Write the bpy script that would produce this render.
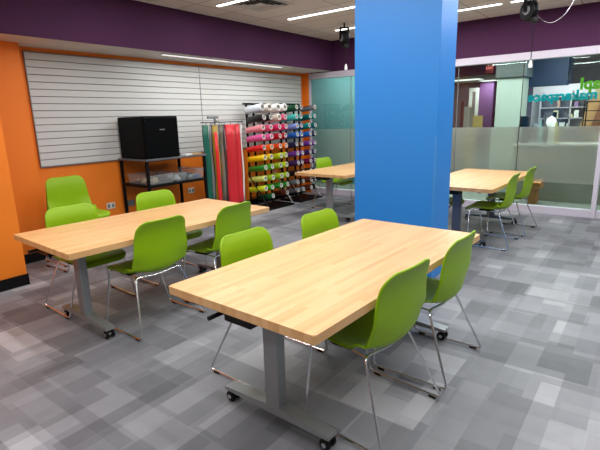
import bpy, bmesh, math, random
from mathutils import Vector, Matrix
random.seed(7)
PI = math.pi
for o in list(bpy.data.objects): bpy.data.objects.remove(o)
sc = bpy.context.scene
COL = sc.collection

# ------------------------------------------------------------------ camera
yaw, pitch, roll = 0.9146, 0.2288, -0.0278
fwd = Vector((math.sin(yaw)*math.cos(pitch), math.cos(yaw)*math.cos(pitch), -math.sin(pitch)))
rt = Vector((math.cos(yaw), -math.sin(yaw), 0)); up = rt.cross(fwd)
r2 = math.cos(roll)*rt + math.sin(roll)*up; u2 = -math.sin(roll)*rt + math.cos(roll)*up
cam_data = bpy.data.cameras.new('camera'); cam = bpy.data.objects.new('camera', cam_data); COL.objects.link(cam)
M = Matrix((r2, u2, -fwd)).transposed().to_4x4(); M.translation = Vector((0, 0, 1.53)); cam.matrix_world = M
cam_data.sensor_width = 36; cam_data.lens = 36*457.9/600; cam_data.clip_start = 0.05
sc.camera = cam

# ------------------------------------------------------------------ world, exposure
w = bpy.data.worlds.new('world'); sc.world = w; w.use_nodes = True
w.node_tree.nodes['Background'].inputs[0].default_value = (0.75, 0.8, 0.9, 1)
w.node_tree.nodes['Background'].inputs[1].default_value = 0.25
sc.view_settings.view_transform = 'Standard'; sc.view_settings.look = 'None'
sc.view_settings.gamma = 1; sc.view_settings.use_curve_mapping = False
sc.view_settings.exposure = -1.0
ROOM_W = 26.0      # watts of each ceiling strip, per metre
COVE_W = 12.0
BACK_W = 150.0

# ------------------------------------------------------------------ materials
def srgb(r, g, b):
    f = lambda c: (c/255/12.92) if c/255 <= .04045 else ((c/255+.055)/1.055)**2.4
    return (f(r), f(g), f(b), 1)
def mat(name, col, rough=.5, metal=0., noise=0., scale=8., spec=.5, coat=0., bump=0.):
    m = bpy.data.materials.new(name); m.use_nodes = True
    nt = m.node_tree; p = nt.nodes['Principled BSDF']
    p.inputs['Base Color'].default_value = col; p.inputs['Roughness'].default_value = rough
    p.inputs['Metallic'].default_value = metal; p.inputs['Specular IOR Level'].default_value = spec
    p.inputs['Coat Weight'].default_value = coat
    if noise or bump:
        tc = nt.nodes.new('ShaderNodeTexCoord'); n = nt.nodes.new('ShaderNodeTexNoise')
        n.inputs['Scale'].default_value = scale; n.inputs['Detail'].default_value = 4
        nt.links.new(tc.outputs['Object'], n.inputs['Vector'])
        if noise:
            mx = nt.nodes.new('ShaderNodeMix'); mx.data_type = 'RGBA'
            mx.inputs['A'].default_value = tuple(c*(1-noise) for c in col[:3])+(1,)
            mx.inputs['B'].default_value = tuple(min(1, c*(1+noise)) for c in col[:3])+(1,)
            nt.links.new(n.outputs['Fac'], mx.inputs['Factor']); nt.links.new(mx.outputs['Result'], p.inputs['Base Color'])
        if bump:
            b = nt.nodes.new('ShaderNodeBump'); b.inputs['Strength'].default_value = bump
            b.inputs['Distance'].default_value = .002
            nt.links.new(n.outputs['Fac'], b.inputs['Height']); nt.links.new(b.outputs['Normal'], p.inputs['Normal'])
    return m
def emit(name, col, s):
    m = bpy.data.materials.new(name); m.use_nodes = True; p = m.node_tree.nodes['Principled BSDF']
    p.inputs['Base Color'].default_value = (.8, .8, .8, 1)
    p.inputs['Emission Color'].default_value = col; p.inputs['Emission Strength'].default_value = s
    return m
def math_node(nt, op, a, b=None):
    n = nt.nodes.new('ShaderNodeMath'); n.operation = op
    for i, v in enumerate((a, b)):
        if v is None: continue
        if isinstance(v, (int, float)): n.inputs[i].default_value = v
        else: nt.links.new(v, n.inputs[i])
    return n.outputs[0]
def brick(nt, vec, wd, ht, off=.5, freq=2, c1=(0, 0, 0, 1), c2=(1, 1, 1, 1), mortar=0., mcol=(0, 0, 0, 1)):
    b = nt.nodes.new('ShaderNodeTexBrick'); nt.links.new(vec, b.inputs['Vector'])
    b.inputs['Scale'].default_value = 1; b.inputs['Brick Width'].default_value = wd
    b.inputs['Row Height'].default_value = ht; b.inputs['Mortar Size'].default_value = mortar
    b.inputs['Color1'].default_value = c1; b.inputs['Color2'].default_value = c2; b.inputs['Mortar'].default_value = mcol
    b.offset = off; b.offset_frequency = freq
    return b

m_purple = mat('purple_paint', srgb(72, 34, 68), .75, noise=.06, scale=2, spec=.25)
m_orange = mat('orange_paint', srgb(240, 126, 20), .6, noise=.04, scale=2)
m_blue = mat('blue_paint', srgb(38, 128, 208), .42, noise=.02, scale=2)
m_white = mat('white_paint', srgb(205, 202, 198), .7)
m_wall = mat('grey_wall_paint', srgb(150, 150, 150), .7)
m_trim = mat('white_trim', srgb(205, 198, 210), .35)
m_trimdark = mat('dark_base', srgb(12, 11, 12), .5, spec=.2)
m_slat = mat('slatwall_panel', srgb(208, 208, 204), .3, noise=.02, scale=3)
m_groove = mat('slatwall_groove', srgb(104, 104, 102), .6)
m_black = mat('black_metal', srgb(12, 12, 13), .5, noise=.1, spec=.12)
m_blackp = mat('black_plastic', srgb(7, 7, 8), .45, spec=.25)
m_gloss = mat('black_case', srgb(5, 6, 8), .45, noise=.25, scale=6, spec=.08)
m_chrome = mat('chrome', (.78, .79, .80, 1), .24, 1.)
m_silver = mat('silver_powder_coat', srgb(152, 155, 157), .36, .5, noise=.03)
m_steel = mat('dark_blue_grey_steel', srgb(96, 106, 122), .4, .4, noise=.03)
m_green = mat('green_plastic', srgb(132, 170, 0), .42, noise=.02, scale=5, spec=.35)
m_cream = mat('outlet_plastic', srgb(225, 222, 212), .4)
m_grey = mat('grey_plastic', srgb(120, 122, 124), .5)
m_paper = mat('paper', srgb(228, 226, 222), .8)
m_lamp = emit('lamp_diffuser', (1, .97, .93, 1), 9)
m_lamp_back = emit('lamp_diffuser_far', (1, .98, .92, 1), 3.0)

def floor_material():
    m = bpy.data.materials.new('patchwork_carpet_planks'); m.use_nodes = True
    nt = m.node_tree; p = nt.nodes['Principled BSDF']
    tc = nt.nodes.new('ShaderNodeTexCoord')
    def layer(sx, sy, rot, wd, ht, off, freq):
        mp = nt.nodes.new('ShaderNodeMapping'); mp.inputs['Location'].default_value = (sx, sy, 0)
        mp.inputs['Rotation'].default_value = (0, 0, rot)
        nt.links.new(tc.outputs['Object'], mp.inputs['Vector'])
        return brick(nt, mp.outputs['Vector'], wd, ht, off, freq).outputs['Color']
    ls = [(layer(31.3, 17.7, 0, .83, .43, .37, 2), .33), (layer(12.9, 41.2, PI/2, .58, .31, .61, 3), .27),
          (layer(55.1, 23.9, 0, .40, .16, .29, 2), .27), (layer(71.7, 64.3, PI/2, .33, .22, .43, 3), .16)]
    acc = None
    for l, wt in ls:
        t = math_node(nt, 'MULTIPLY', l, wt)
        acc = t if acc is None else math_node(nt, 'ADD', acc, t)
    n = nt.nodes.new('ShaderNodeTexNoise'); n.inputs['Scale'].default_value = 9; n.inputs['Detail'].default_value = 8
    nt.links.new(tc.outputs['Object'], n.inputs['Vector'])
    t = math_node(nt, 'MULTIPLY', n.outputs['Fac'], .14); acc = math_node(nt, 'ADD', acc, t)
    n2 = nt.nodes.new('ShaderNodeTexNoise'); n2.inputs['Scale'].default_value = 160
    nt.links.new(tc.outputs['Object'], n2.inputs['Vector'])
    t = math_node(nt, 'MULTIPLY', n2.outputs['Fac'], .08); acc = math_node(nt, 'ADD', acc, t)
    cr = nt.nodes.new('ShaderNodeValToRGB')
    e = cr.color_ramp.elements
    e[0].position = .2; e[0].color = srgb(76, 77, 82)
    e[1].position = .98; e[1].color = srgb(172, 172, 176)
    x = e.new(.45); x.color = srgb(104, 105, 110); x = e.new(.72); x.color = srgb(134, 135, 140)
    nt.links.new(acc, cr.inputs['Fac']); nt.links.new(cr.outputs['Color'], p.inputs['Base Color'])
    p.inputs['Roughness'].default_value = .5; p.inputs['Specular IOR Level'].default_value = .4
    return m
m_floor = floor_material()

def wood_material():
    m = bpy.data.materials.new('maple_butcher_block'); m.use_nodes = True
    nt = m.node_tree; p = nt.nodes['Principled BSDF']
    tc = nt.nodes.new('ShaderNodeTexCoord')
    mp = nt.nodes.new('ShaderNodeMapping'); mp.inputs['Location'].default_value = (7.3, 3.02, 0)
    nt.links.new(tc.outputs['Object'], mp.inputs['Vector'])
    a = brick(nt, mp.outputs['Vector'], .55, .032, .37, 2).outputs['Color']
    b = brick(nt, mp.outputs['Vector'], .93, .032, .61, 3).outputs['Color']
    mp2 = nt.nodes.new('ShaderNodeMapping'); mp2.inputs['Scale'].default_value = (2.2, 45, 45)
    nt.links.new(tc.outputs['Object'], mp2.inputs['Vector'])
    n = nt.nodes.new('ShaderNodeTexNoise'); n.inputs['Scale'].default_value = 2.5; n.inputs['Detail'].default_value = 5
    nt.links.new(mp2.outputs['Vector'], n.inputs['Vector'])
    s = math_node(nt, 'ADD', math_node(nt, 'MULTIPLY', a, .42), math_node(nt, 'MULTIPLY', b, .25))
    s = math_node(nt, 'ADD', s, math_node(nt, 'MULTIPLY', n.outputs['Fac'], .36))
    cr = nt.nodes.new('ShaderNodeValToRGB'); e = cr.color_ramp.elements
    e[0].position = .08; e[0].color = srgb(200, 149, 94); e[1].position = .92; e[1].color = srgb(224, 181, 129)
    x = e.new(.5); x.color = srgb(216, 170, 116)
    nt.links.new(s, cr.inputs['Fac']); nt.links.new(cr.outputs['Color'], p.inputs['Base Color'])
    p.inputs['Roughness'].default_value = .36; p.inputs['Specular IOR Level'].default_value = .45
    return m
m_wood = wood_material()

def ceiling_material():
    m = bpy.data.materials.new('acoustic_ceiling_tiles'); m.use_nodes = True
    nt = m.node_tree; p = nt.nodes['Principled BSDF']; tc = nt.nodes.new('ShaderNodeTexCoord')
    mp = nt.nodes.new('ShaderNodeMapping'); mp.inputs['Location'].default_value = (20.05, 20.1, 0)
    nt.links.new(tc.outputs['Object'], mp.inputs['Vector'])
    b = brick(nt, mp.outputs['Vector'], .62, 1.24, 0, 1, srgb(222, 214, 206), srgb(226, 218, 210), .010, srgb(176, 168, 160))
    nt.links.new(b.outputs['Color'], p.inputs['Base Color'])
    n = nt.nodes.new('ShaderNodeTexNoise'); n.inputs['Scale'].default_value = 90
    nt.links.new(tc.outputs['Object'], n.inputs['Vector'])
    bp = nt.nodes.new('ShaderNodeBump'); bp.inputs['Strength'].default_value = .3; bp.inputs['Distance'].default_value = .004
    nt.links.new(n.outputs['Fac'], bp.inputs['Height']); nt.links.new(bp.outputs['Normal'], p.inputs['Normal'])
    p.inputs['Roughness'].default_value = .85
    return m
m_ceil = ceiling_material()

def glass_material(name, tint):
    m = bpy.data.materials.new(name); m.use_nodes = True; nt = m.node_tree; nt.nodes.clear()
    out = nt.nodes.new('ShaderNodeOutputMaterial'); mx = nt.nodes.new('ShaderNodeMixShader')
    t = nt.nodes.new('ShaderNodeBsdfTransparent'); t.inputs['Color'].default_value = tint
    g = nt.nodes.new('ShaderNodeBsdfGlossy'); g.inputs['Roughness'].default_value = .01
    g.inputs['Color'].default_value = (.85, .95, .92, 1)
    f = nt.nodes.new('ShaderNodeFresnel'); f.inputs['IOR'].default_value = 1.5
    nt.links.new(f.outputs[0], mx.inputs[0]); nt.links.new(t.outputs[0], mx.inputs[1]); nt.links.new(g.outputs[0], mx.inputs[2])
    nt.links.new(mx.outputs[0], out.inputs[0]); return m
m_glass = glass_material('clear_glass', (.82, .92, .88, 1))
def frost_material():
    m = bpy.data.materials.new('frosted_film'); m.use_nodes = True; nt = m.node_tree; nt.nodes.clear()
    out = nt.nodes.new('ShaderNodeOutputMaterial')
    tr = nt.nodes.new('ShaderNodeBsdfTranslucent'); tr.inputs['Color'].default_value = (.90, .90, .84, 1)
    rf = nt.nodes.new('ShaderNodeBsdfRefraction'); rf.inputs['Roughness'].default_value = .33; rf.inputs['IOR'].default_value = 1.12
    rf.inputs['Color'].default_value = (.92, .91, .85, 1)
    df = nt.nodes.new('ShaderNodeBsdfDiffuse'); df.inputs['Color'].default_value = (.48, .48, .44, 1)
    gl = nt.nodes.new('ShaderNodeBsdfGlossy'); gl.inputs['Roughness'].default_value = .12
    m1 = nt.nodes.new('ShaderNodeMixShader'); m1.inputs[0].default_value = .45
    m2 = nt.nodes.new('ShaderNodeMixShader'); m2.inputs[0].default_value = .2
    m3 = nt.nodes.new('ShaderNodeMixShader'); f = nt.nodes.new('ShaderNodeFresnel'); f.inputs['IOR'].default_value = 1.35
    nt.links.new(tr.outputs[0], m1.inputs[1]); nt.links.new(rf.outputs[0], m1.inputs[2])
    nt.links.new(m1.outputs[0], m2.inputs[1]); nt.links.new(df.outputs[0], m2.inputs[2])
    nt.links.new(f.outputs[0], m3.inputs[0]); nt.links.new(m2.outputs[0], m3.inputs[1]); nt.links.new(gl.outputs[0], m3.inputs[2])
    nt.links.new(m3.outputs[0], out.inputs[0]); return m
m_frost = frost_material()
def clear_plastic():
    m = bpy.data.materials.new('clear_bin_plastic'); m.use_nodes = True; nt = m.node_tree; nt.nodes.clear()
    out = nt.nodes.new('ShaderNodeOutputMaterial'); mx = nt.nodes.new('ShaderNodeMixShader')
    t = nt.nodes.new('ShaderNodeBsdfTransparent'); t.inputs['Color'].default_value = (.93, .95, .96, 1)
    p = nt.nodes.new('ShaderNodeBsdfPrincipled'); p.inputs['Base Color'].default_value = (.45, .47, .48, 1); p.inputs['Roughness'].default_value = .25
    mx.inputs[0].default_value = .3
    nt.links.new(t.outputs[0], mx.inputs[1]); nt.links.new(p.outputs[0], mx.inputs[2]); nt.links.new(mx.outputs[0], out.inputs[0]); return m
m_bin = clear_plastic()

# ------------------------------------------------------------------ helpers
class MB:
    def __init__(s): s.bm = bmesh.new()
    def box(s, x0, x1, y0, y1, z0, z1, bev=0., seg=2):
        vs = [s.bm.verts.new((x, y, z)) for x in (x0, x1) for y in (y0, y1) for z in (z0, z1)]
        fs = [s.bm.faces.new([vs[i] for i in q]) for q in ((0, 1, 3, 2), (4, 6, 7, 5), (0, 4, 5, 1), (2, 3, 7, 6), (0, 2, 6, 4), (1, 5, 7, 3))]
        if bev: bmesh.ops.bevel(s.bm, geom=list({e for f in fs for e in f.edges}), offset=bev, segments=seg, profile=.5, affect='EDGES')
        return s
    def prism(s, pts, z0, z1):
        n = len(pts); a = [s.bm.verts.new((x, y, z0)) for x, y in pts]; b = [s.bm.verts.new((x, y, z1)) for x, y in pts]
        s.bm.faces.new(a[::-1]); s.bm.faces.new(b)
        for i in range(n): s.bm.faces.new((a[i], a[(i+1) % n], b[(i+1) % n], b[i]))
        return s
    def tube(s, pts, r, n=8, closed=False):
        pts = [Vector(p) for p in pts]; N = len(pts); rings = []
        prev = None
        for i, p in enumerate(pts):
            if closed: t = (pts[(i+1) % N]-pts[i-1]).normalized()
            else: t = (pts[min(i+1, N-1)]-pts[max(i-1, 0)]).normalized()
            if prev is None:
                a = Vector((0, 0, 1)) if abs(t.z) < .9 else Vector((1, 0, 0))
                u = t.cross(a).normalized()
            else: u = (prev-t*prev.dot(t)).normalized()
            prev = u; v = t.cross(u)
            rr = r[i] if isinstance(r, (list, tuple)) else r
            rings.append([s.bm.verts.new(p+rr*(math.cos(2*PI*k/n)*u+math.sin(2*PI*k/n)*v)) for k in range(n)])
        for i in range(N if closed else N-1):
            A, B = rings[i], rings[(i+1) % N]
            for k in range(n): s.bm.faces.new((A[k], A[(k+1) % n], B[(k+1) % n], B[k]))
        if not closed: s.bm.faces.new(rings[0][::-1]); s.bm.faces.new(rings[-1])
        return s
    def lathe(s, prof, n=24, axis='z', at=(0, 0, 0)):   # prof: (r, h)
        rings = []
        for r, h in prof:
            ring = []
            for k in range(n):
                c, d = r*math.cos(2*PI*k/n), r*math.sin(2*PI*k/n)
                v = {'z': (c, d, h), 'y': (c, h, d), 'x': (h, c, d)}[axis]
                ring.append(s.bm.verts.new((v[0]+at[0], v[1]+at[1], v[2]+at[2])))
            rings.append(ring)
        for A, B in zip(rings, rings[1:]):
            for k in range(n): s.bm.faces.new((A[k], A[(k+1) % n], B[(k+1) % n], B[k]))
        if prof[0] == prof[-1]: return s
        if prof[0][0] > 1e-6: s.bm.faces.new(rings[0][::-1])
        if prof[-1][0] > 1e-6: s.bm.faces.new(rings[-1])
        return s
    def grid(s, P):
        R = [[s.bm.verts.new(p) for p in row] for row in P]
        for A, B in zip(R, R[1:]):
            for k in range(len(A)-1): s.bm.faces.new((A[k], A[k+1], B[k+1], B[k]))
        return s
    def build(s, name, m, parent=None, smooth=False, loc=None, rot=None):
        bmesh.ops.remove_doubles(s.bm, verts=s.bm.verts, dist=1e-6)
        bmesh.ops.recalc_face_normals(s.bm, faces=s.bm.faces)
        me = bpy.data.meshes.new(name); s.bm.to_mesh(me); s.bm.free()
        if smooth:
            for p in me.polygons: p.use_smooth = True
            try: me.set_sharp_from_angle(angle=math.radians(40))
            except Exception: pass
        me.materials.append(m)
        o = bpy.data.objects.new(name, me); COL.objects.link(o)
        if parent: o.parent = parent
        if loc: o.location = loc
        if rot: o.rotation_euler = rot
        return o
def tag(o, label=None, cat=None, group=None, kind=None):
    for k, v in (('label', label), ('category', cat), ('group', group), ('kind', kind)):
        if v: o[k] = v
    return o
def thing(name, label, cat, loc=(0, 0, 0), rz=0, group=None):
    o = bpy.data.objects.new(name, None); COL.objects.link(o); o.empty_display_size = .1
    o.location = loc; o.rotation_euler = (0, 0, rz); return tag(o, label, cat, group)
def kids(o): return [c for c in bpy.data.objects if c.parent == o]
def tree_copy(o, parent=None):
    c = o.copy(); COL.objects.link(c)
    if parent: c.parent = parent
    for ch in kids(o): tree_copy(ch, c)
    return c
def text_mesh(o):
    bpy.context.view_layer.update()
    me = bpy.data.meshes.new_from_object(o); n = bpy.data.objects.new(o.name, me); COL.objects.link(n)
    n.location = o.location; n.rotation_euler = o.rotation_euler; n.parent = o.parent
    nm = o.name; bpy.data.objects.remove(o); n.name = nm; me.name = nm
    return n
def round_path(pts, r, n=5, closed=False):
    pts = [Vector(p) for p in pts]; out = []; N = len(pts)
    for i, p in enumerate(pts):
        if not closed and i in (0, N-1): out.append(p); continue
        a = (pts[i-1]-p); b = (pts[(i+1) % N]-p); rr = min(r, a.length*.45, b.length*.45)
        A = p+a.normalized()*rr; B = p+b.normalized()*rr
        for k in range(n+1):
            t = k/n; out.append(A*(1-t)**2+p*2*t*(1-t)+B*t*t)
    return out
def struct(o): return tag(o, kind='structure')

# ------------------------------------------------------------------ room shell
XG, YW, YS, ZS, ZC = 7.727, 5.77, 5.08, 2.40, 2.94
XL, YB = -3.2, -4.2
struct(MB().box(XL-.1, XG, YB-.1, YW+.1, -.12, 0).build('floor', m_floor))
struct(MB().box(XL-.1, XG+.14, YB-.1, YW+.1, ZC, ZC+.12).build('ceiling', m_ceil))
struct(MB().box(XL-.1, XG, YW, YW+.12, 0, ZC).build('wall_back', m_orange))
struct(MB().box(XL-.12, XL, YB, YW, 0, ZC).build('wall_left', m_wall))
struct(MB().box(XL-.12, XG, YB-.12, YB, 0, ZC).build('wall_front', m_wall))
# dropped soffit along the slatwall: purple front, pale underside
struct(MB().box(XL, XG, YS, YS+.02, ZS, ZC).build('trim_1', m_purple))
struct(MB().box(XL, XG, YS+.02, YW, ZS, ZS+.03).build('trim_2', m_white))
# purple bulkhead above the glass, white head track below it
struct(MB().box(XG, XG+.14, YB, YW, 2.385, ZC).build('wall_right', m_purple))
struct(MB().box(XG-.01, XG+.12, YB, 5.62, 2.28, 2.385).build('trim_3', m_trim))
struct(MB().box(XG-.012, XG+.09, .62, 5.62, 0, .115, .004).build('trim_4', m_trim))
struct(MB().box(XG-.03, XG+.09, .555, .618, 0, 2.28, .004).build('trim_5', m_trim))
struct(MB().box(XG-.012, XG+.09, YB, .553, 0, .115, .004).build('trim_6', m_trim))
struct(MB().box(XG-.014, XG+.05, 5.585, 5.62, .115, 2.28).build('trim_7', m_trim))
struct(MB().box(XG-.016, XG+.1, 5.62, YW, 0, ZS).build('wall_return', m_orange))
# orange pier and stub wall at the left, black base strips
struct(MB().box(XL, 1.766, 4.78, 5.5, 0, ZC-.001).build('wall_pier', m_orange))
struct(MB().box(1.766, 2.335, 5.53, YW, 0, ZS).build('wall_stub', m_orange))
struct(MB().box(XL, 1.772, 4.768, 4.78, 0, .11).box(1.766, 1.774, 4.768, 5.5, 0, .11).build('baseboard_1', m_trimdark))
struct(MB().box(1.766, 2.341, 5.518, 5.53, 0, .11).box(2.335, 2.343, 5.518, YW, 0, .11).build('baseboard_2', m_trimdark))
struct(MB().box(2.345, XG-.02, YW-.012, YW, 0, .11).build('baseboard_back', m_trimdark))
# blue column
struct(MB().box(4.0, 4.39, 1.53, 2.366, 0, ZC-.001, .004).build('wall_column', m_blue))
cg = MB().box(3.992, 4.0, 1.526, 1.55, .05, 1.35).build('trim_8', mat('pale_corner_guard', srgb(58, 134, 204), .35)); struct(cg)

# slatwall
def slatwall(x0, x1):
    z0, z1 = 1.05, 2.345; n = 16; h = (z1-z0)/n
    mb = MB().box(x0, x1, YW-.008, YW-.001, z0, z1)
    g = mb.build('slatwall_panel', m_groove)
    tag(g, 'white slatwall panel left of its vertical joint, behind the black cabinet' if x0 < 4 else 'white slatwall panel right of its vertical joint, behind the vinyl rolls', 'slatwall', 'slatwall panels on the orange wall')
    s = MB()
    for i in range(n): s.box(x0, x1, YW-.028, YW-.008, z0+i*h+.0035, z0+(i+1)*h-.0035, .002, 1)
    s.build('slats', m_slat, g)
    e = MB().box(x0-.006, x0, YW-.03, YW-.001, z0-.006, z1+.006).box(x1, x1+.003, YW-.03, YW-.001, z0-.006, z1+.006).box(x0, x1, YW-.03, YW-.001, z0-.008, z0).box(x0, x1, YW-.03, YW-.001, z1, z1+.006)
    e.build('edge_trim', m_silver, g)
slatwall(2.47, 4.995); slatwall(5.005, 7.62)

# glass panes (joints between them), frosted band across each
seams = [.62, 1.672, 2.645, 3.66, 4.673, 5.582]
for i in range(len(seams)-1):
    a, b = seams[i]+.004, seams[i+1]-.004
    win = MB().box(XG+.03, XG+.034, a, b, .115, 2.28).build('window_%d' % (i+1), m_glass); struct(win)
    MB().grid([[(XG+.026, a, .485), (XG+.026, b, .485)], [(XG+.026, a, 1.31), (XG+.026, b, 1.31)]]).build('frosted_band', m_frost, win)
    MB().box(XG+.024, XG+.042, b, b+.008, .115, 2.28).build('joint_strip', m_grey if i else m_blackp, win)
win = MB().box(XG+.03, XG+.034, YB, .553, .115, 2.28).build('window_6', m_glass); struct(win)
MB().grid([[(XG+.026, YB, .485), (XG+.026, .553, .485)], [(XG+.026, YB, 1.31), (XG+.026, .553, 1.31)]]).build('frosted_band', m_frost, win)

# vinyl lettering on the outside of the glass (reads from the corridor)
def lettering(body, size, xr, base, col, label, off):
    cu = bpy.data.curves.new('window_lettering', 'FONT'); cu.body = body; cu.size = size; cu.extrude = .001; cu.offset = off
    cu.align_x = 'RIGHT'; cu.resolution_u = 3
    o = bpy.data.objects.new('window_lettering', cu); COL.objects.link(o)
    o.location = (XG+.036, xr, base); o.rotation_euler = (PI/2, 0, PI/2); cu.materials.append(col)
    tag(text_mesh(o), label, 'window lettering')
lettering('makerspace', .185, 1.585, 1.685, mat('teal_vinyl', srgb(0, 226, 245), .5), 'teal makerspace lettering on the glass, seen mirrored', .009)
lettering('apl', .21, .925, 1.825, mat('lime_vinyl', srgb(160, 240, 50), .5), 'lime green apl lettering above the teal word on the glass', .009)

# ------------------------------------------------------------------ ceiling lights
def strip(x, y0, y1, label, nm='ceiling_light'):
    t = thing(nm, label, 'light', (x, (y0+y1)/2, ZC), 0, 'linear ceiling lights'); L = (y1-y0)/2
    MB().box(-.03, .03, -L, L, -.012, -.001).build('housing', m_trim, t)
    MB().box(-.024, .024, -L+.01, L-.01, -.02, -.012).build('diffuser', m_lamp, t)
    ld = bpy.data.lights.new('strip_glow', 'AREA'); ld.shape = 'RECTANGLE'; ld.size = .06; ld.size_y = 2*L-.02
    ld.energy = ROOM_W*(y1-y0); ld.color = (.97, .985, 1)
    lo = bpy.data.objects.new('lamp_glow', ld); COL.objects.link(lo); lo.parent = t; lo.location = (0, 0, -.024)
strip(4.34, 4.0, 4.55, 'short end of linear ceiling light beside the vent')
strip(5.595, 2.6, 4.42, 'linear ceiling light between the vent and blue column')
strip(6.83, 1.80, 4.41, 'linear ceiling light running behind the blue column toward the glass')
strip(6.83, -.9, 1.70, 'linear ceiling light starting near the right cord reel')
for x, y0, y1, d in ((5.595, -.9, 1.9, 'right of the blue column'), (4.34, -1.6, 1.2, 'above the table by the column'), (3.1, 1.6, 4.4, 'over the gap between the tables'),
                  (3.1, -2, 1.0, 'over the near table, right part'), (1.85, .6, 3.4, 'above the left ends of the near tables'), (.6, 1.6, 4.2, 'nearest the orange pier'), (.6, -1.8, .8, 'above the camera'), (-1.2, -.5, 3, 'above the left room edge')):
    strip(x, y0, y1, 'linear ceiling light ' + d)
def cove(x0, x1, label):
    t = thing('soffit_light', label, 'light', ((x0+x1)/2, 5.22, ZS), 0, 'slim lights under the soffit'); L = (x1-x0)/2
    MB().box(-L, L, -.035, .035, -.014, 0).build('housing', m_trim, t)
    MB().box(-L+.01, L-.01, -.026, .026, -.02, -.014).build('diffuser', emit('cove_diffuser', (1, .97, .93, 1), 1.6), t)
    ld = bpy.data.lights.new('cove_glow', 'AREA'); ld.shape = 'RECTANGLE'; ld.size = 2*L-.02; ld.size_y = .05
    ld.energy = COVE_W*(x1-x0); ld.color = (.97, .99, 1)
    lo = bpy.data.objects.new('lamp_glow', ld); COL.objects.link(lo); lo.parent = t; lo.location = (0, 0, -.024)
cove(3.94, 5.13, 'slim light under the soffit, left one'); cove(5.16, 6.38, 'slim light under the soffit, right one nearer the rolls')

# ceiling vent
t = thing('ceiling_vent', 'square louvred air vent in the tiled ceiling', 'vent', (4.66, 4.12, ZC))
MB().box(-.3, .3, -.3, -.255, -.012, 0).box(-.3, .3, .255, .3, -.012, 0).box(-.3, -.255, -.255, .255, -.012, 0).box(.255, .3, -.255, .255, -.012, 0).build('frame', m_white, t)
MB().box(-.255, .255, -.255, .255, -.003, 0).build('dark_plate', m_black, t)
for i, s in enumerate((.21, .15, .09)):
    mb = MB()
    for sx, sy in ((1, 0), (-1, 0), (0, 1), (0, -1)):
        a = s+.02
        if sx: P = [[(sx*s, -s, -.004), (sx*s, s, -.004)], [(sx*a, -a, -.018), (sx*a, a, -.018)]]
        else: P = [[(-s, sy*s, -.004), (s, sy*s, -.004)], [(-a, sy*a, -.018), (a, sy*a, -.018)]]
        mb.grid(P)
    o = mb.build('louvre', m_white, t); md = o.modifiers.new('s', 'SOLIDIFY'); md.thickness = .002
MB().box(-.06, .06, -.06, .06, -.016, -.004, .003).build('centre_plate', m_white, t)

# ------------------------------------------------------------------ tables
def make_table():
    t = thing('work_table', '', 'table'); L, W = 1.865, .933
    # rounded corner slab
    pts = []
    for cx, cy, a0 in ((L-.012, W-.012, 0), (.012, W-.012, 90), (.012, .012, 180), (L-.012, .012, 270)):
        for k in range(6):
            a = math.radians(a0+18*k); pts.append((cx+.012*math.cos(a), cy+.012*math.sin(a)))
    mb = MB().prism(pts, .684, .725)
    bmesh.ops.bevel(mb.bm, geom=[e for e in mb.bm.edges if abs(e.verts[0].co.z-e.verts[1].co.z) < 1e-4], offset=.003, segments=2, affect='EDGES')
    mb.build('tabletop', m_wood, t, smooth=True)
    fr = MB().box(.18, L-.18, .18, .21, .646, .684).box(.18, L-.18, W-.21, W-.18, .646, .684)
    fr.build('under_frame', m_blackp, t)
    MB().box(.02, .15, .37, .54, .636, .684, .004).tube([(-.03, .59, .65), (.07, .59, .65)], .011).box(.05, .07, .53, .60, .644, .656).build('tilt_lever', m_blackp, t)
    for x in (.265, L-.235):
        lg = MB().box(x-.032, x+.03, W/2-.047, W/2+.047, .10, .68, .006).build('leg', m_silver, t)
        # tapered foot
        f = MB()
        P = []
        for y, hw, zt in ((W/2-.355, .036, .086), (W/2-.30, .038, .09), (W/2, .042, .112), (W/2+.30, .038, .09), (W/2+.355, .036, .086)):
            P.append([(x-hw, y, .068), (x+hw, y, .068), (x+hw, y, zt), (x-hw, y, zt), (x-hw, y, .068)])
        f.grid(P)
        f.bm.verts.ensure_lookup_table()
        f.bm.faces.new([f.bm.verts[i] for i in (0, 1, 2, 3)]); f.bm.faces.new([f.bm.verts[i] for i in (20, 21, 22, 23)][::-1])
        f.build('foot', m_silver, t)
        MB().box(x-.05, x+.05, W/2-.16, W/2+.16, .658, .684, .004).build('top_plate', m_silver, t)
        for sy in (-1, 1):
            y = W/2+sy*.325
            c = MB()
            for s in (-.022, .022): c.lathe([(.012, -.011), (.024, -.011), (.030, -.007), (.030, .007), (.024, .011), (.012, .011)], 20, 'x', (x+s, y, .030))
            w_ = c.build('caster', m_blackp, t, smooth=True)
            MB().lathe([(.0, -.036), (.013, -.0355), (.013, .0355), (.0, .036)], 14, 'x', (x, y, .030)).build('hub', m_chrome, w_, smooth=True)
            MB().tube([(x, y, .03), (x, y, .07)], .009).box(x-.014, x+.014, y-.026, y+.026, .05, .062, .004).build('stem', m_black, w_)
    return t
tbl = make_table()
TABLES = [((1.287, .936), -.0346, 'maple block table in the foreground with two green chairs each side'),
          ((1.318, 2.887), -.0461, 'maple block table at the left by the orange pier'),
          ((5.13, 1.325), -.025, 'maple block table right of the blue column near the glass'),
          ((5.487, 3.393), -.03, 'maple block table left of the blue column by the vinyl rolls')]
for i, ((x, y), a, lab) in enumerate(TABLES):
    o = tbl if i == 0 else tree_copy(tbl)
    o.location = (x, y, 0); o.rotation_euler.z = a; tag(o, lab, 'table', 'maple topped work tables')
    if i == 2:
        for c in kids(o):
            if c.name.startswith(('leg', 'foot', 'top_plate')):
                c.data = c.data.copy(); c.data.materials[0] = m_steel

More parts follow.
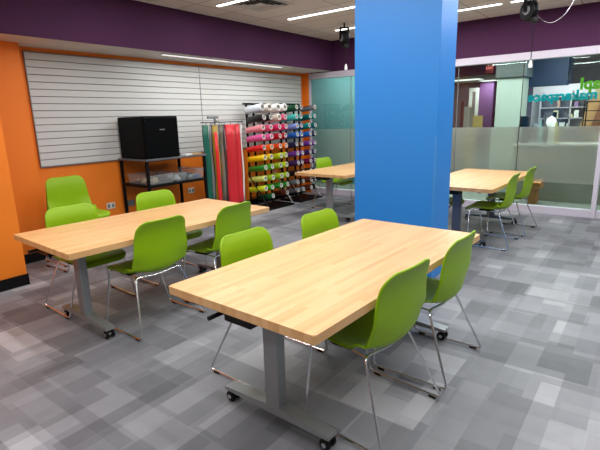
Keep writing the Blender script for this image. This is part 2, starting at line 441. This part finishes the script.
# ------------------------------------------------------------------ chairs
def make_chair():
    t = thing('stacking_chair', '', 'chair')
    prof = [(-.292, .405), (-.290, .430), (-.268, .449), (-.20, .455), (-.12, .448), (-.03, .436), (.07, .434), (.130, .445), (.165, .475), (.178, .53), (.181, .60), (.181, .68), (.185, .75), (.197, .80), (.218, .846)]
    # resample with catmull
    S = []
    for i in range(len(prof)-1):
        p0, p1, p2, p3 = prof[max(i-1, 0)], prof[i], prof[i+1], prof[min(i+2, len(prof)-1)]
        for k in range(4):
            u = k/4; S.append(tuple(.5*((2*b)+(-a+c)*u+(2*a-5*b+4*c-d)*u*u+(-a+3*b-3*c+d)*u**3) for a, b, c, d in zip(p0, p1, p2, p3)))
    S.append(prof[-1])
    d = [0]
    for a, b in zip(S, S[1:]): d.append(d[-1]+math.hypot(a[0]-b[0], a[1]-b[1]))
    T = d[-1]
    def lerp(x, tab):
        for (a, b), (c, e) in zip(tab, tab[1:]):
            if x <= c:
                u = (x-a)/(c-a); u = u*u*(3-2*u); return b+(e-b)*u
        return tab[-1][1]
    def halfw(s):
        wd = lerp(s, [(0, .195), (.12, .220), (.35, .230), (.46, .250), (.65, .240), (1, .214)])
        r = .082; e = T*(1-s)
        if e < r: wd = wd-r+math.sqrt(max(0, r*r-(r-e)**2))*1.0
        r = .05; e = T*s
        if e < r: wd = wd-r+math.sqrt(max(0, r*r-(r-e)**2))
        return wd
    def wrap(s): return lerp(s, [(0, .0), (.15, .010), (.38, .026), (.47, .070), (.60, .046), (.75, .018), (1, .006)])
    rows = []; n = 16
    for i, (y, z) in enumerate(S):
        s = d[i]/T
        a, b = S[max(i-1, 0)], S[min(i+1, len(S)-1)]
        ty, tz = b[0]-a[0], b[1]-a[1]; l = math.hypot(ty, tz); ny, nz = -tz/l, ty/l
        hw = halfw(s); c = wrap(s); row = []
        for k in range(n+1):
            q = -1+2*k/n; q = math.sin(q*PI/2)*.35+q*.65
            e = c*abs(q)**2.0
            row.append((hw*q, y+ny*e, z+nz*e))
        rows.append(row)
    sh = MB().grid(rows).build('seat_shell', m_green, t, smooth=True)
    md = sh.modifiers.new('thickness', 'SOLIDIFY'); md.thickness = .009; md.offset = 1
    for p in sh.data.polygons: p.use_smooth = True
    # chrome sled frame
    fp = [(.298, -.215, .014), (.205, -.235, .425), (-.205, -.235, .425), (-.298, -.215, .014), (-.298, .258, .014), (-.195, .09, .418), (0, .105, .404), (.195, .09, .418), (.298, .258, .014)]
    MB().tube(round_path(fp,   .035, 5, True), .0074, 8, True).build('sled_frame', m_chrome, t, smooth=True)
    for sx in (-1, 1): MB().tube([(sx*.20, -.23, .425), (sx*.17, -.08, .424), (sx*.185, .09, .414)], .0055).build('seat_rail', m_chrome, t, smooth=True)
    MB().box(-.19, .19, -.13, .0, .417, .434, .006).build('seat_bracket', m_blackp, t)
    for sx in (-1, 1):
        for y in (-.16, .20):
            MB().box(sx*.298-.009, sx*.298+.009, y-.022, y+.022, 0, .015, .003).build('glide', m_blackp, t)
    return t
chair = make_chair()
FAR, NEAR = 0.0, PI      # facing -Y / facing +Y
CHAIRS = [(1.945, 1.045, NEAR-.10, 0, 'green chair nearest the camera, on the open side of the foreground table'),
          (2.615, 1.015, NEAR-.03, 0, 'green chair on the open side of the foreground table, nearer the glass wall'),
          (2.0, 1.79, FAR-.03, 0, 'green chair between the two front tables facing the foreground table, left of its pair'),
          (2.74, 1.74, FAR-.04, 0, 'green chair facing the foreground table, right before the blue column'),
          (1.98, 3.0, NEAR, 0, 'green chair with its back to the foreground table, left of its pair'),
          (2.66, 2.94, NEAR+.10, 0, 'green chair turned slightly at the left table, right of its pair'),
          (1.88, 3.77, FAR-.04, 0, 'green chair behind the left table, in front of the stacked chairs'),
          (2.76, 3.80, FAR-.04, 0, 'green chair behind the left table, in front of the black shelf'),
          (5.66, 1.42, NEAR, 0, 'green chair right of the blue column, nearer one at the far right table'),
          (6.42, 1.39, NEAR-.03, 0, 'green chair right of the blue column, farther one by the glass'),
          (5.72, 2.15, FAR, 0, 'green chair mostly hidden behind the blue column'),
          (6.68, 4.40, FAR-.05, 0, 'green chair behind the table by the vinyl rolls'),
          (2.45, 5.00, .04, 0, 'lowest green chair of the stack by the orange wall'),
          (2.45, 5.00, .04, .062, 'middle green chair of the stack by the orange wall'),
          (2.45, 5.00, .04, .124, 'topmost green chair of the stack by the orange wall')]
for i, (x, y, a, z, lab) in enumerate(CHAIRS):
    o = chair if i == 0 else tree_copy(chair)
    k = z*.25
    o.location = (x+math.sin(a)*k, y-math.cos(a)*k, z); o.rotation_euler.z = a
    tag(o, lab, 'chair', 'green sled base chairs')

# ------------------------------------------------------------------ black shelf unit
SX0, SX1, SY0, SY1 = 3.46, 4.45, 5.10, 5.71
t = thing('shelf_unit', 'black metal shelf rack with open sides against the orange wall', 'shelf', (SX0, SY0, 0))
W_, D_ = SX1-SX0, SY1-SY0
for x in (0, W_):
    for y in (0, D_):
        xx = x-(.035 if x else 0); yy = y-(.035 if y else 0)
        MB().box(xx, xx+.035, yy, yy+.035, 0, 1.045, .003).build('post', m_black, t)
MB().box(-.01, W_+.01, -.01, D_+.01, 1.045, 1.07, .004).build('top_shelf', mat('grey_laminate', srgb(92, 92, 94), .35), t)
for z in (.70, .26):
    MB().box(.001, W_-.001, .001, D_-.001, z, z+.035, .004).build('shelf', m_black, t)
t = thing('cabinet', 'large black box with small grey mark on the shelf top', 'cabinet', (3.49, 5.13, 1.071))
MB().box(0, .545, .012, .565, 0, .535, .012).build('body', m_gloss, t)
MB().box(.01, .535, 0, .014, .012, .52, .008).build('door', m_gloss, t)
MB().box(.24, .32, -.003, .001, .36, .372).build('emblem', m_grey, t)
MB().tube([(0, -.01, 0), (0, .01, 0)], .012).build('latch', m_grey, t, loc=(.03, .01, .48))
# papers
for i, (x, y, a, c, lab) in enumerate(((4.16, 5.16, .2, m_paper, 'white paper sheets lying right of the black cabinet'), (4.33, 5.17, -.15, mat('tan_card', srgb(190, 150, 100), .8), 'tan card lying on the right end of the shelf'))):
    o = MB().box(-.07, .07, -.05, .05, 0, .02, .004).build('paper', c, None, loc=(x, y, 1.071), rot=(0, 0, a)); tag(o, lab, 'paper')
# plastic bins
m_stuff = [mat('bin_content_'+n, c, .7, noise=.5, scale=25) for n, c in (('tan', srgb(196, 176, 140)), ('white', srgb(215, 215, 210)), ('grey', srgb(140, 150, 150)), ('blue', srgb(70, 100, 150)))]
def tub(x, y, w, d, h, z, lab, m):
    t = thing('storage_bin', lab, 'bin', (x, y, z), 0, 'clear plastic bins on the shelf'); th = .003
    P = []
    for zz, k in ((0.0, .92), (h, 1.0)):
        P.append([(w/2+sx*w/2*k, d/2+sy*d/2*k, zz) for sx, sy in ((-1, -1), (1, -1), (1, 1), (-1, 1), (-1, -1))])
    b = MB().grid(P); b.box(.04*w, .96*w, .04*d, .96*d, 0, .003); b.build('tub', m_bin, t)
    MB().box(-.006, w+.006, -.006, 0, h-.012, h).box(-.006, w+.006, d, d+.006, h-.012, h).box(-.006, 0, 0, d, h-.012, h).box(w, w+.006, 0, d, h-.012, h).build('rim', m_bin, t)
    c = MB()
    for k in range(9):
        cx, cy = random.uniform(.15, .85)*w, random.uniform(.15, .85)*d; s = random.uniform(.02, .04)
        c.box(cx-s, cx+s, cy-s*.6, cy+s*.6, .004+k*.004, .004+k*.004+s, .004)
    tag(c.build('contents', m, t), kind='stuff')
tub(3.50, 5.12, .40, .5, .12, .737, 'long clear bin at the left end of the middle shelf', m_stuff[0])
tub(3.93, 5.12, .17, .5, .11, .737, 'narrow clear bin left of centre with white content', m_stuff[1])
tub(4.12, 5.115, .13, .3, .07, .737, 'small low clear bin on the shelf between taller bins', m_stuff[2])
tub(4.265, 5.12, .14, .4, .14, .737, 'tall clear bin with blue label at the right post', m_stuff[3])

# wall outlets
for x, z, lab, m in ((3.295, .445, 'wall outlet on the orange wall between stacked chairs and shelf', m_cream), (3.6, .435, 'grey wall outlet seen low behind the black shelf', m_grey), (4.68, .46, 'white wall outlet right of the black shelf leg', m_cream)):
    t = thing('wall_outlet', lab, 'outlet', (x, YW, z), 0, 'wall outlets')
    MB().box(-.06, .06, -.008, 0, -.042, .042, .003).build('cover_plate', m, t)
    for s in (-.03, .03): MB().box(s-.016, s+.016, -.011, -.008, -.024, .024, .002).build('socket', m_grey, t)

# ------------------------------------------------------------------ hanging sheet stand
t = thing('sheet_stand', 'black stand with clip bar holding long hanging vinyl sheets', 'stand', (4.98, 5.30, 0))
MB().box(-.40, .46, -.02, .02, 1.50, 1.512, .003).build('top_bar', m_black, t)
MB().tube([(-.02, .12, .08), (-.02, .12, 1.60)], .016).build('pole', m_chrome, t, smooth=True)
MB().box(-.16, .05, .10, .14, 1.56, 1.60, .006).build('bracket', m_silver, t)
MB().tube([(-.02, .12, 1.52), (-.02, .0, 1.506)], .010).build('arm', m_silver, t)
MB().box(-.3, .3, .10, .14, .06, .085, .004).box(-.04, 0, -.25, .32, .06, .085, .004).build('base', m_black, t)
for cx, cy in ((-.27, .12), (.27, .12), (-.02, -.22), (-.02, .29)):
    MB().lathe([(.01, -.012), (.028, -.012), (.028, .012), (.01, .012)], 16, 'x', (cx, cy, .029)).tube([(cx, cy, .03), (cx, cy, .062)], .008).build('caster', m_blackp, t)
SHEETS = [(-.385, -.27, .16, srgb(10, 92, 74), 'dark green hanging vinyl sheet, leftmost on the stand', .03),
          (-.265, -.225, .3, srgb(120, 122, 120), 'narrow pale grey hanging strip beside the dark green sheet', .01),
          (-.222, -.20, .2, srgb(60, 70, 72), 'narrow charcoal hanging strip', .01),
          (-.195, -.09, .25, srgb(168, 138, 22), 'mustard yellow hanging sheet', .025),
          (-.085, -.04, .2, srgb(84, 78, 60), 'olive grey hanging sheet left of the pole', .015),
          (-.035, .01, .3, srgb(120, 112, 100), 'pale strip hanging at the middle of the stand', .01),
          (.012, .06, .25, srgb(60, 46, 46), 'brown grey strip hanging left of the broad red sheet', .01),
          (.07, .27, .12, srgb(200, 34, 44), 'broad red hanging sheet with rolled edges', .04),
          (.285, .38, .18, srgb(204, 38, 46), 'narrower red hanging sheet at right end', .025),
          (.40, .43, .2, srgb(228, 218, 216), 'thin white backing sheet at far right of the stand', .008)]
for x0, x1, zb, c, lab, dep in SHEETS:
    X0, X1 = 4.98+x0, 4.98+x1; zt = 1.47; P = []
    for j in range(9):
        u = j/8; z = zt+(zb-zt)*u; row = []
        grow = 1+.12*u
        for k in range(13):
            v = k/12; a = (v-.5)*2*1.9
            xm = (X0+X1)/2; hw = (X1-X0)/2*grow
            row.append((xm+hw*math.sin(a)/math.sin(min(1.9, PI/2)), 5.295-dep*math.cos(a)*1.0+.01*math.sin(9*u+x0*30), z))
        P.append(row)
    o = MB().grid(P).build('vinyl_sheet', mat('sheet_vinyl', c, .35), None, smooth=True)
    md = o.modifiers.new('th', 'SOLIDIFY'); md.thickness = .0015
    tag(o, lab, 'vinyl sheet', 'sheets hanging from the clip stand')
    MB().box((X0+X1)/2-.008, (X0+X1)/2+.008, 5.27, 5.276, 1.46, 1.50).build('clip', m_silver, o)
# red short sheet in front of mustard
P = [[(4.98-.205+.012*k+.006*u*k, 5.245-.006*math.sin(k), 1.36-u*1.2) for k in range(6)] for u in (0, .25, .5, .75, 1)]
o = MB().grid(P).build('vinyl_sheet', mat('bright_red_vinyl', srgb(220, 30, 40), .35), None, smooth=True)
md = o.modifiers.new('th', 'SOLIDIFY'); md.thickness = .0015
tag(o, 'narrow bright red sheet hanging lower in front of the mustard one', 'vinyl sheet', 'sheets hanging from the clip stand')
MB().tube([(4.98-.17, 5.246, 1.34), (4.98-.17, 5.275, 1.50)], .002).build('clip', m_silver, o)

# ------------------------------------------------------------------ vinyl roll racks
YF = 5.19; YP = 5.56
RX = [5.835, 6.01, 6.25, 6.415, 6.735, 6.885, 7.14, 7.30]
RZ = [1.73, 1.565, 1.40, 1.245, 1.07, .903, .733, .547, .375, .22]
def rack(xs, label):
    t = thing('roll_rack', label, 'rack', (xs[0], YP-.05, 0), 0, 'black racks of vinyl rolls')
    for x in xs: MB().box(x-xs[0]-.013, x-xs[0]+.013, .05, .08, .04, 1.80, .002).build('post', m_black, t)
    for z in (.1, 1.78): MB().box(-.05, xs[-1]-xs[0]+.05, .08, .105, z, z+.03, .002).build('crossbar', m_black, t)
    for x in (-.04, xs[-1]-xs[0]+.04):
        MB().box(x-.02, x+.02, -.42, .10, 0, .03, .003).build('foot', m_black, t)
        MB().tube([(x, .06, .62), (x, -.40, .02)], .013).build('brace', m_black if x < 0 else m_silver, t)
    MB().box(0, xs[-1]-xs[0], -.41, -.37, .002, .028, .003).build('front_rail', m_black, t)
    MB().box(-.02, xs[-1]-xs[0]+.02, -.37, .05, .005, .02).build('base_tray', m_black, t)
    first = None
    for x in xs:
        for z in RZ:
            if first is None:
                first = MB().tube([(0, .06, -.03), (0, -.30, .018)], .008, 6).build('peg', m_black, t, loc=(x-xs[0], 0, z)); continue
            p = first.copy(); COL.objects.link(p); p.parent = t; p.location = (x-xs[0], 0, z)
rack(RX[:4], 'black rack holding warm coloured and white vinyl rolls'); rack(RX[4:], 'black rack holding teal, blue and purple vinyl rolls')
CL = dict(W=(222, 228, 236), w=(232, 230, 226), K=(18, 18, 20), c=(226, 214, 196), g=(10, 74, 40), G=(24, 34, 28), a=(64, 190, 178), t=(16, 140, 136), T=(10, 100, 104),
          p=(246, 150, 160), P=(238, 92, 140), h=(226, 50, 110), l=(130, 150, 215), b=(26, 100, 186), B=(20, 60, 130), N=(22, 30, 74), m=(238, 98, 164), R=(178, 20, 44), r=(222, 30, 36),
          o=(240, 106, 20), O=(224, 76, 24), v=(110, 50, 140), V=(64, 30, 90), y=(250, 206, 12), Y=(236, 206, 30), e=(190, 204, 30), q=(70, 160, 30), Q=(40, 130, 40), k=(206, 218, 110), n=(160, 190, 40), s=(90, 46, 30), u=(110, 110, 114), M=(110, 24, 60), x=(14, 90, 50), L=(200, 214, 40))
NAMES = dict(W='pale blue white', w='white', K='black', c='cream', g='dark green', G='blackish green', a='aqua', t='teal', T='deep teal', p='light pink', P='rose pink', h='hot pink', l='periwinkle', b='blue', B='royal blue', N='navy', m='bubblegum pink', R='crimson', r='red', o='orange', O='red orange', v='violet', V='dark purple', y='yellow', Y='golden yellow', e='lime yellow', q='green', Q='leaf green', k='pale lime', n='lime', s='brown', u='grey', M='maroon', x='emerald', L='acid yellow')
ROWS = ['WcwwgG-u', 'KKcPatTt', 'pPhhlBtT', 'mmRRbbbN', 'roOoNsvv', 'yYeevvVN', 'QqneVVMV', 'knnnKsKN', 'LqQQuKsu', '-x-suusK']
ORD = ['top', 'second', 'third', 'fourth', 'fifth', 'sixth', 'seventh', 'eighth', 'ninth', 'bottom']
CO = ['leftmost column', 'second column', 'third column', 'fourth column', 'fifth column', 'sixth column', 'seventh column', 'rightmost column']
protos = {}
def roll_proto(ch):
    r = .050
    L = .37
    mm = mat('vinyl_'+NAMES[ch].replace(' ', '_'), srgb(*CL[ch]), .3, spec=.5)
    b = MB().lathe([(.036, 0), (r-.002, 0), (r, .003), (r, L-.003), (r-.002, L), (.036, L), (.036, 0)], 20, 'y').build('vinyl_roll', mm, None, smooth=True)
    MB().lathe([(.029, -.004), (.0385, -.004), (.0385, .05), (.029, .05), (.029, -.004)], 20, 'y').build('core', m_core, b, smooth=True)
    return b
m_core = mat('cardboard_core_white', srgb(214, 208, 204), .6)
for ri, row in enumerate(ROWS):
    for ci, ch in enumerate(row):
        if ch == '-': continue
        if ch not in protos: o = protos[ch] = roll_proto(ch)
        else: o = tree_copy(protos[ch])
        jit = random.Random(ri*31+ci)
        big = 1.25 if ri == 0 and ci < 4 else (1.12 if ri == 1 and ci < 3 else 1.0)
        ln = 1.0 if ci in (0, 4) else jit.uniform(.8, 1)
        o.scale = (big, ln, big); o.rotation_euler.x = -.13
        o.location = (RX[ci], YF+jit.uniform(-.01, .02), RZ[ri])
        tag(o, '%s vinyl roll, %s row, %s of the roll racks' % (NAMES[ch], ORD[ri], CO[ci]), 'vinyl roll', 'vinyl rolls on the racks')

# ------------------------------------------------------------------ cord reels hanging from the ceiling
def reel(x, y, z, ang, label, plug_z, loop, py):
    t = thing('cord_reel', label, 'cord reel', (x, y, z), ang, 'black cord reels')
    MB().lathe([(.03, -.05), (.105, -.04), (.115, -.028), (.115, .028), (.105, .04), (.03, .05)], 28, 'x').build('drum', m_blackp, t, smooth=True)
    MB().lathe([(.0, -.056), (.05, -.054), (.052, -.045)], 20, 'x').build('hub', m_grey, t, smooth=True)
    MB().box(-.075, -.062, -.025, .025, -.02, .15, .003).box(.062, .075, -.025, .025, -.02, .15, .003).box(-.075, .075, -.025, .025, .14, .155, .003).build('bracket', m_black, t)
    MB().tube([(0, 0, .15), (0, 0, ZC-z)], .012).build('drop_rod', m_black, t)
    MB().box(-.04, .04, py-.03, py+.03, -.15, -.09, .01).build('cord_guide', m_blackp, t)
    cd = MB().tube([(0, py, -.15), (.002, py, -.3), (0, py, plug_z-z+.05)], .005).build('cord', m_blackp, t)
    MB().lathe([(.008, .06), (.016, .04), (.024, .0), (.022, -.025), (.0, -.025)], 16, 'z', (0, py, plug_z-z)).build('plug', m_paper, t, smooth=True)
    if loop: MB().tube(round_path(loop, .2, 6), .0025).build('supply_cable', mat('pale_cable', srgb(150, 140, 150), .5), t)
reel(6.3, 1.35, 2.695, -.55, 'black cord reel hanging right of the blue column', 2.07,
     [(.06, 0, .02), (.20, 0, -.10), (.38, 0, -.13), (.58, 0, -.02), (.70, 0, .14), (.72, 0, .243)], -.08)
reel(6.45, 4.00, 2.72, -.55, 'black cord reel hanging left of the blue column', 2.27, None, -.05)

# ------------------------------------------------------------------ beyond the glass
struct(MB().box(XG+.0005, 20.5, -7, 12, -.12, -.001).build('floor_corridor', mat('corridor_carpet', srgb(104, 108, 100), .8, noise=.25, scale=7)))
struct(MB().box(XG+.14, 20.5, -7, 12, 2.78, 2.88).build('ceiling_corridor', m_ceil))
struct(MB().box(20.4, 20.5, -7, 12, 0, 2.78).build('wall_far', mat('far_lilac', srgb(128, 112, 132), .7)))
struct(MB().box(20.0, 20.4, 5.38, 5.93, 0, 2.78).build('wall_far_pier', mat('far_purple', srgb(92, 52, 100), .7)))
struct(MB().box(XG+.15, 20.5, 11.9, 12, 0, 2.78).build('wall_far_left', m_white))
struct(MB().box(XG+.15, 20.5, -7.1, -7, 0, 2.78).build('wall_far_right', m_white))
struct(MB().box(9.2, 9.3, 4.2, 11.9, 0, 2.78).build('wall_teal', mat('teal_paint', srgb(92, 138, 143), .6)))
struct(MB().box(11.9, 12.1, 2.7, 4.6, 2.44, 2.78).build('trim_9', m_purple))
# two tone pillar
struct(MB().box(9.5, 9.95, 2.04, 2.50, 0, 2.17, .003).build('wall_pillar', mat('pale_green_white', srgb(158, 168, 160), .6)))
struct(MB().box(9.45, 10.0, 1.99, 2.52, 2.17, 2.78).build('trim_10', mat('grey_bulkhead', srgb(74, 80, 80), .7)))
struct(MB().box(10.0, 10.2, 1.40, 2.09, 2.0, 2.78).build('trim_11', mat('navy_paint', srgb(13, 25, 54), .6)))
struct(MB().box(10.6, 10.8, -1.0, 1.52, 2.05, 2.78).build('trim_12', mat('deep_plum_paint', srgb(26, 8, 26), .6)))
struct(MB().box(13.0, 13.1, -3, 2.55, 0, 2.77).build('wall_makerspace', mat('lilac_grey_paint', srgb(176, 168, 176), .7)))
struct(MB().box(12.3, 12.4, -1.0, 1.16, 0, 2.77).build('wall_beige', mat('beige_paint', srgb(176, 160, 118), .7)))
# exit sign
t = thing('exit_sign', 'small red exit sign under the far purple bulkhead', 'sign', (11.86, 3.31, 2.58))
MB().box(-.02, .03, -.09, .09, -.13, .13, .006).build('housing', mat('sign_red', srgb(150, 20, 30), .5), t)
cu = bpy.data.curves.new('letters', 'FONT'); cu.body = 'EXIT'; cu.size = .08; cu.extrude = .001; cu.align_x = 'CENTER'
o = bpy.data.objects.new('letters', cu); COL.objects.link(o); o.parent = t; o.location = (-.022, 0, -.035); o.rotation_euler = (PI/2, 0, -PI/2)
cu.materials.append(emit('exit_glow', (1, .1, .12, 1), 4)); text_mesh(o)
# lights beyond
for i, (x, y, sx, sy, lab) in enumerate(((18.2, 5.95, .35, 1.2, 'bright ceiling panel in the far room, left'), (19.5, 5.45, .35, .6, 'bright ceiling panel in the far room, beside the pillar'),
                               (9.0, 1.1, .04, .8, 'slim light over the counter behind the glass'), (12, 1.7, .3, .6, 'ceiling panel above the white shelving'), (9.6, 3.3, .3, .8, 'ceiling panel in the corridor behind the column'), (8.5, 5.6, .1, .9, 'ceiling panel beside the teal wall'), (8.7, -1.5, .3, .8, 'ceiling panel beyond the right glass pane'), (8.6, 2.6, .3, .8, 'added unseen fill panel beyond the glass behind the far right chairs'), (8.5, 4.2, .2, .8, 'added unseen fill panel beyond the glass hidden by the blue column'))):  # last two panels are added out of view to brighten the frosted bands
    t = thing('ceiling_panel_light', lab, 'light', (x, y, 2.78), 0, 'lights beyond the glass')
    MB().box(-sx-.02, sx+.02, -sy/2-.02, sy/2+.02, -.01, 0).build('frame', m_trim, t)
    MB().box(-sx, sx, -sy/2, sy/2, -.014, -.01).build('diffuser', m_lamp_back, t)
    ld = bpy.data.lights.new('panel_glow', 'AREA'); ld.shape = 'RECTANGLE'; ld.size = 2*sx; ld.size_y = sy
    ld.energy = BACK_W*(.45 if i == 5 else .6 if (i > 6 or i < 2) else 1); lo = bpy.data.objects.new('lamp_glow', ld); COL.objects.link(lo); lo.parent = t; lo.location = (0, 0, -.02)
# things beyond the glass
def simple(name, mb, m, label, cat, group=None, **k): return tag(mb.build(name, m, None, **k), label, cat, group)
t = thing('counter', 'long counter behind the frosted glass', 'counter', (8.9, .3, 0))
MB().box(0, .5, 0, 1.70, .94, .98, .004).build('worktop', m_paper, t)
MB().box(.03, .47, .03, 1.67, 0, .94).build('cabinet_body', mat('taupe_laminate', srgb(150, 146, 132), .6), t)
simple('box', MB().box(8.95, 9.10, 1.80, 1.93, .98, 1.46, .01), m_blackp, 'black box at the left end of the counter behind glass', 'box')
simple('canister', MB().lathe([(.0, 0), (.05, 0), (.055, .02), (.055, .3), (.04, .34), (0, .34)], 20, 'z', (9.05, 1.70, .98)), m_grey, 'grey canister on the counter behind glass', 'canister', smooth=True)
for k, (y, h, c, l) in enumerate(((1.60, .42, srgb(150, 190, 190), 'pale aqua bottle on the counter behind glass'), (1.535, .5, srgb(90, 80, 80), 'dark slender bottle on the counter behind glass'), (1.36, .36, srgb(210, 190, 90), 'yellow bottle on the counter behind glass'))):
    simple('bottle', MB().lathe([(0, 0), (.035, 0), (.038, .02), (.038, h*.6), (.014, h*.75), (.014, h), (0, h)], 18, 'z', (9.0, y, .98)), mat('bottle_tint', c, .3), l, 'bottle', 'bottles behind the glass', smooth=True)
simple('dome_cover', MB().lathe([(.0, 0), (.08, 0), (.09, .05), (.09, .34), (.065, .43), (.0, .47)], 24, 'z', (9.2, 1.47, .98)), m_paper, 'white domed cover on the counter behind glass', 'cover', smooth=True)
t = thing('wire_shelf', 'dark wire shelf behind the right glass pane', 'shelf', (9.7, -.1, 0))
for z in (.9, 1.35, 1.52, 1.68):
    MB().tube([(0, 0, z), (0, 1.15, z)], .008).tube([(.35, 0, z), (.35, 1.15, z)], .008).build('wire_deck', m_black, t)
for x in (0, .35):
    for y in (0, 1.15): MB().tube([(x, y, 0), (x, y, 1.7)], .011).build('post', m_black, t)
simple('board', MB().box(-.01, .01, -.09, .09, 0, .8), mat('brown_board', srgb(128, 74, 46), .6, noise=.3), 'leaning brown board behind the wire shelf', 'board', loc=(10.45, .93, 1.12), rot=(.25, 0, 0))
simple('board', MB().box(-.01, .01, -.09, .09, 0, .7), mat('tan_board', srgb(176, 130, 84), .6, noise=.3), 'leaning tan board beside the brown board behind glass', 'board', loc=(10.5, 1.12, 1.08), rot=(.22, 0, 0))
m_lil = mat('dull_lilac_white', srgb(160, 156, 164), .6)
t = thing('storage_shelf', 'white shelving filled with small parts on lilac wall', 'shelf', (12.75, 1.0, 0))
MB().box(.0, .25, 0, .03, .8, 2.0).box(0, .25, 1.3, 1.33, .8, 2.0).box(0, .25, .65, .68, .8, 2.0).build('side_panel', m_lil, t)
for z in (.85, 1.1, 1.35, 1.6, 1.85): MB().box(0, .25, .03, 1.3, z, z+.02).build('shelf', m_lil, t)
for k in range(14):
    y = 1.08+random.random()*1.1; z = random.choice((.87, 1.12, 1.37, 1.62)); h = random.uniform(.08, .18)
    simple('parts_box', MB().box(12.78, 12.9, y, y+random.uniform(.05, .12), z, z+h, .004), mat('parts_box_tint', srgb(*random.choice([(150, 120, 110), (90, 110, 120), (190, 180, 150), (120, 90, 130), (200, 200, 200)])), .6), 'small box standing on the white shelving behind the glass', 'box', 'small boxes on the white shelving')
# far room
t = thing('doorway', 'pale door frame in the far purple room', 'door', (19.9, 6.05, 0))
MB().box(0, .08, -.12, .0, 0, 2.55).box(0, .08, .14, .26, 0, 2.55).box(0, .08, 0, .14, 2.4, 2.55).build('frame', m_white, t)
MB().box(.03, .06, 0, .14, 0, 2.4).build('leaf', mat('taupe_door', srgb(120, 104, 104), .6), t)
simple('poster_stand', MB().box(13.0, 13.06, 3.74, 3.99, 0, 1.47, .004), mat('yellow_card', srgb(206, 178, 110), .6, noise=.2), 'yellow display board in the far room left of the pillar', 'display')
simple('cabinet', MB().box(13.6, 14.0, 4.28, 4.48, 0, 1.72, .01), m_white, 'white cabinet in far room behind the yellow board', 'cabinet')
simple('banner', MB().box(12.6, 12.64, 4.12, 4.20, 0, 1.85, .004), mat('maroon_banner', srgb(84, 34, 56), .7), 'narrow maroon banner in the far room', 'banner')
simple('bench', MB().box(8.4, 8.75, 1.42, 1.66, .27, .38, .006).box(8.46, 8.70, 1.48, 1.6, 0, .27), mat('bench_wood', srgb(178, 116, 56), .5, noise=.2), 'low wooden bench behind the lower clear glass', 'bench')
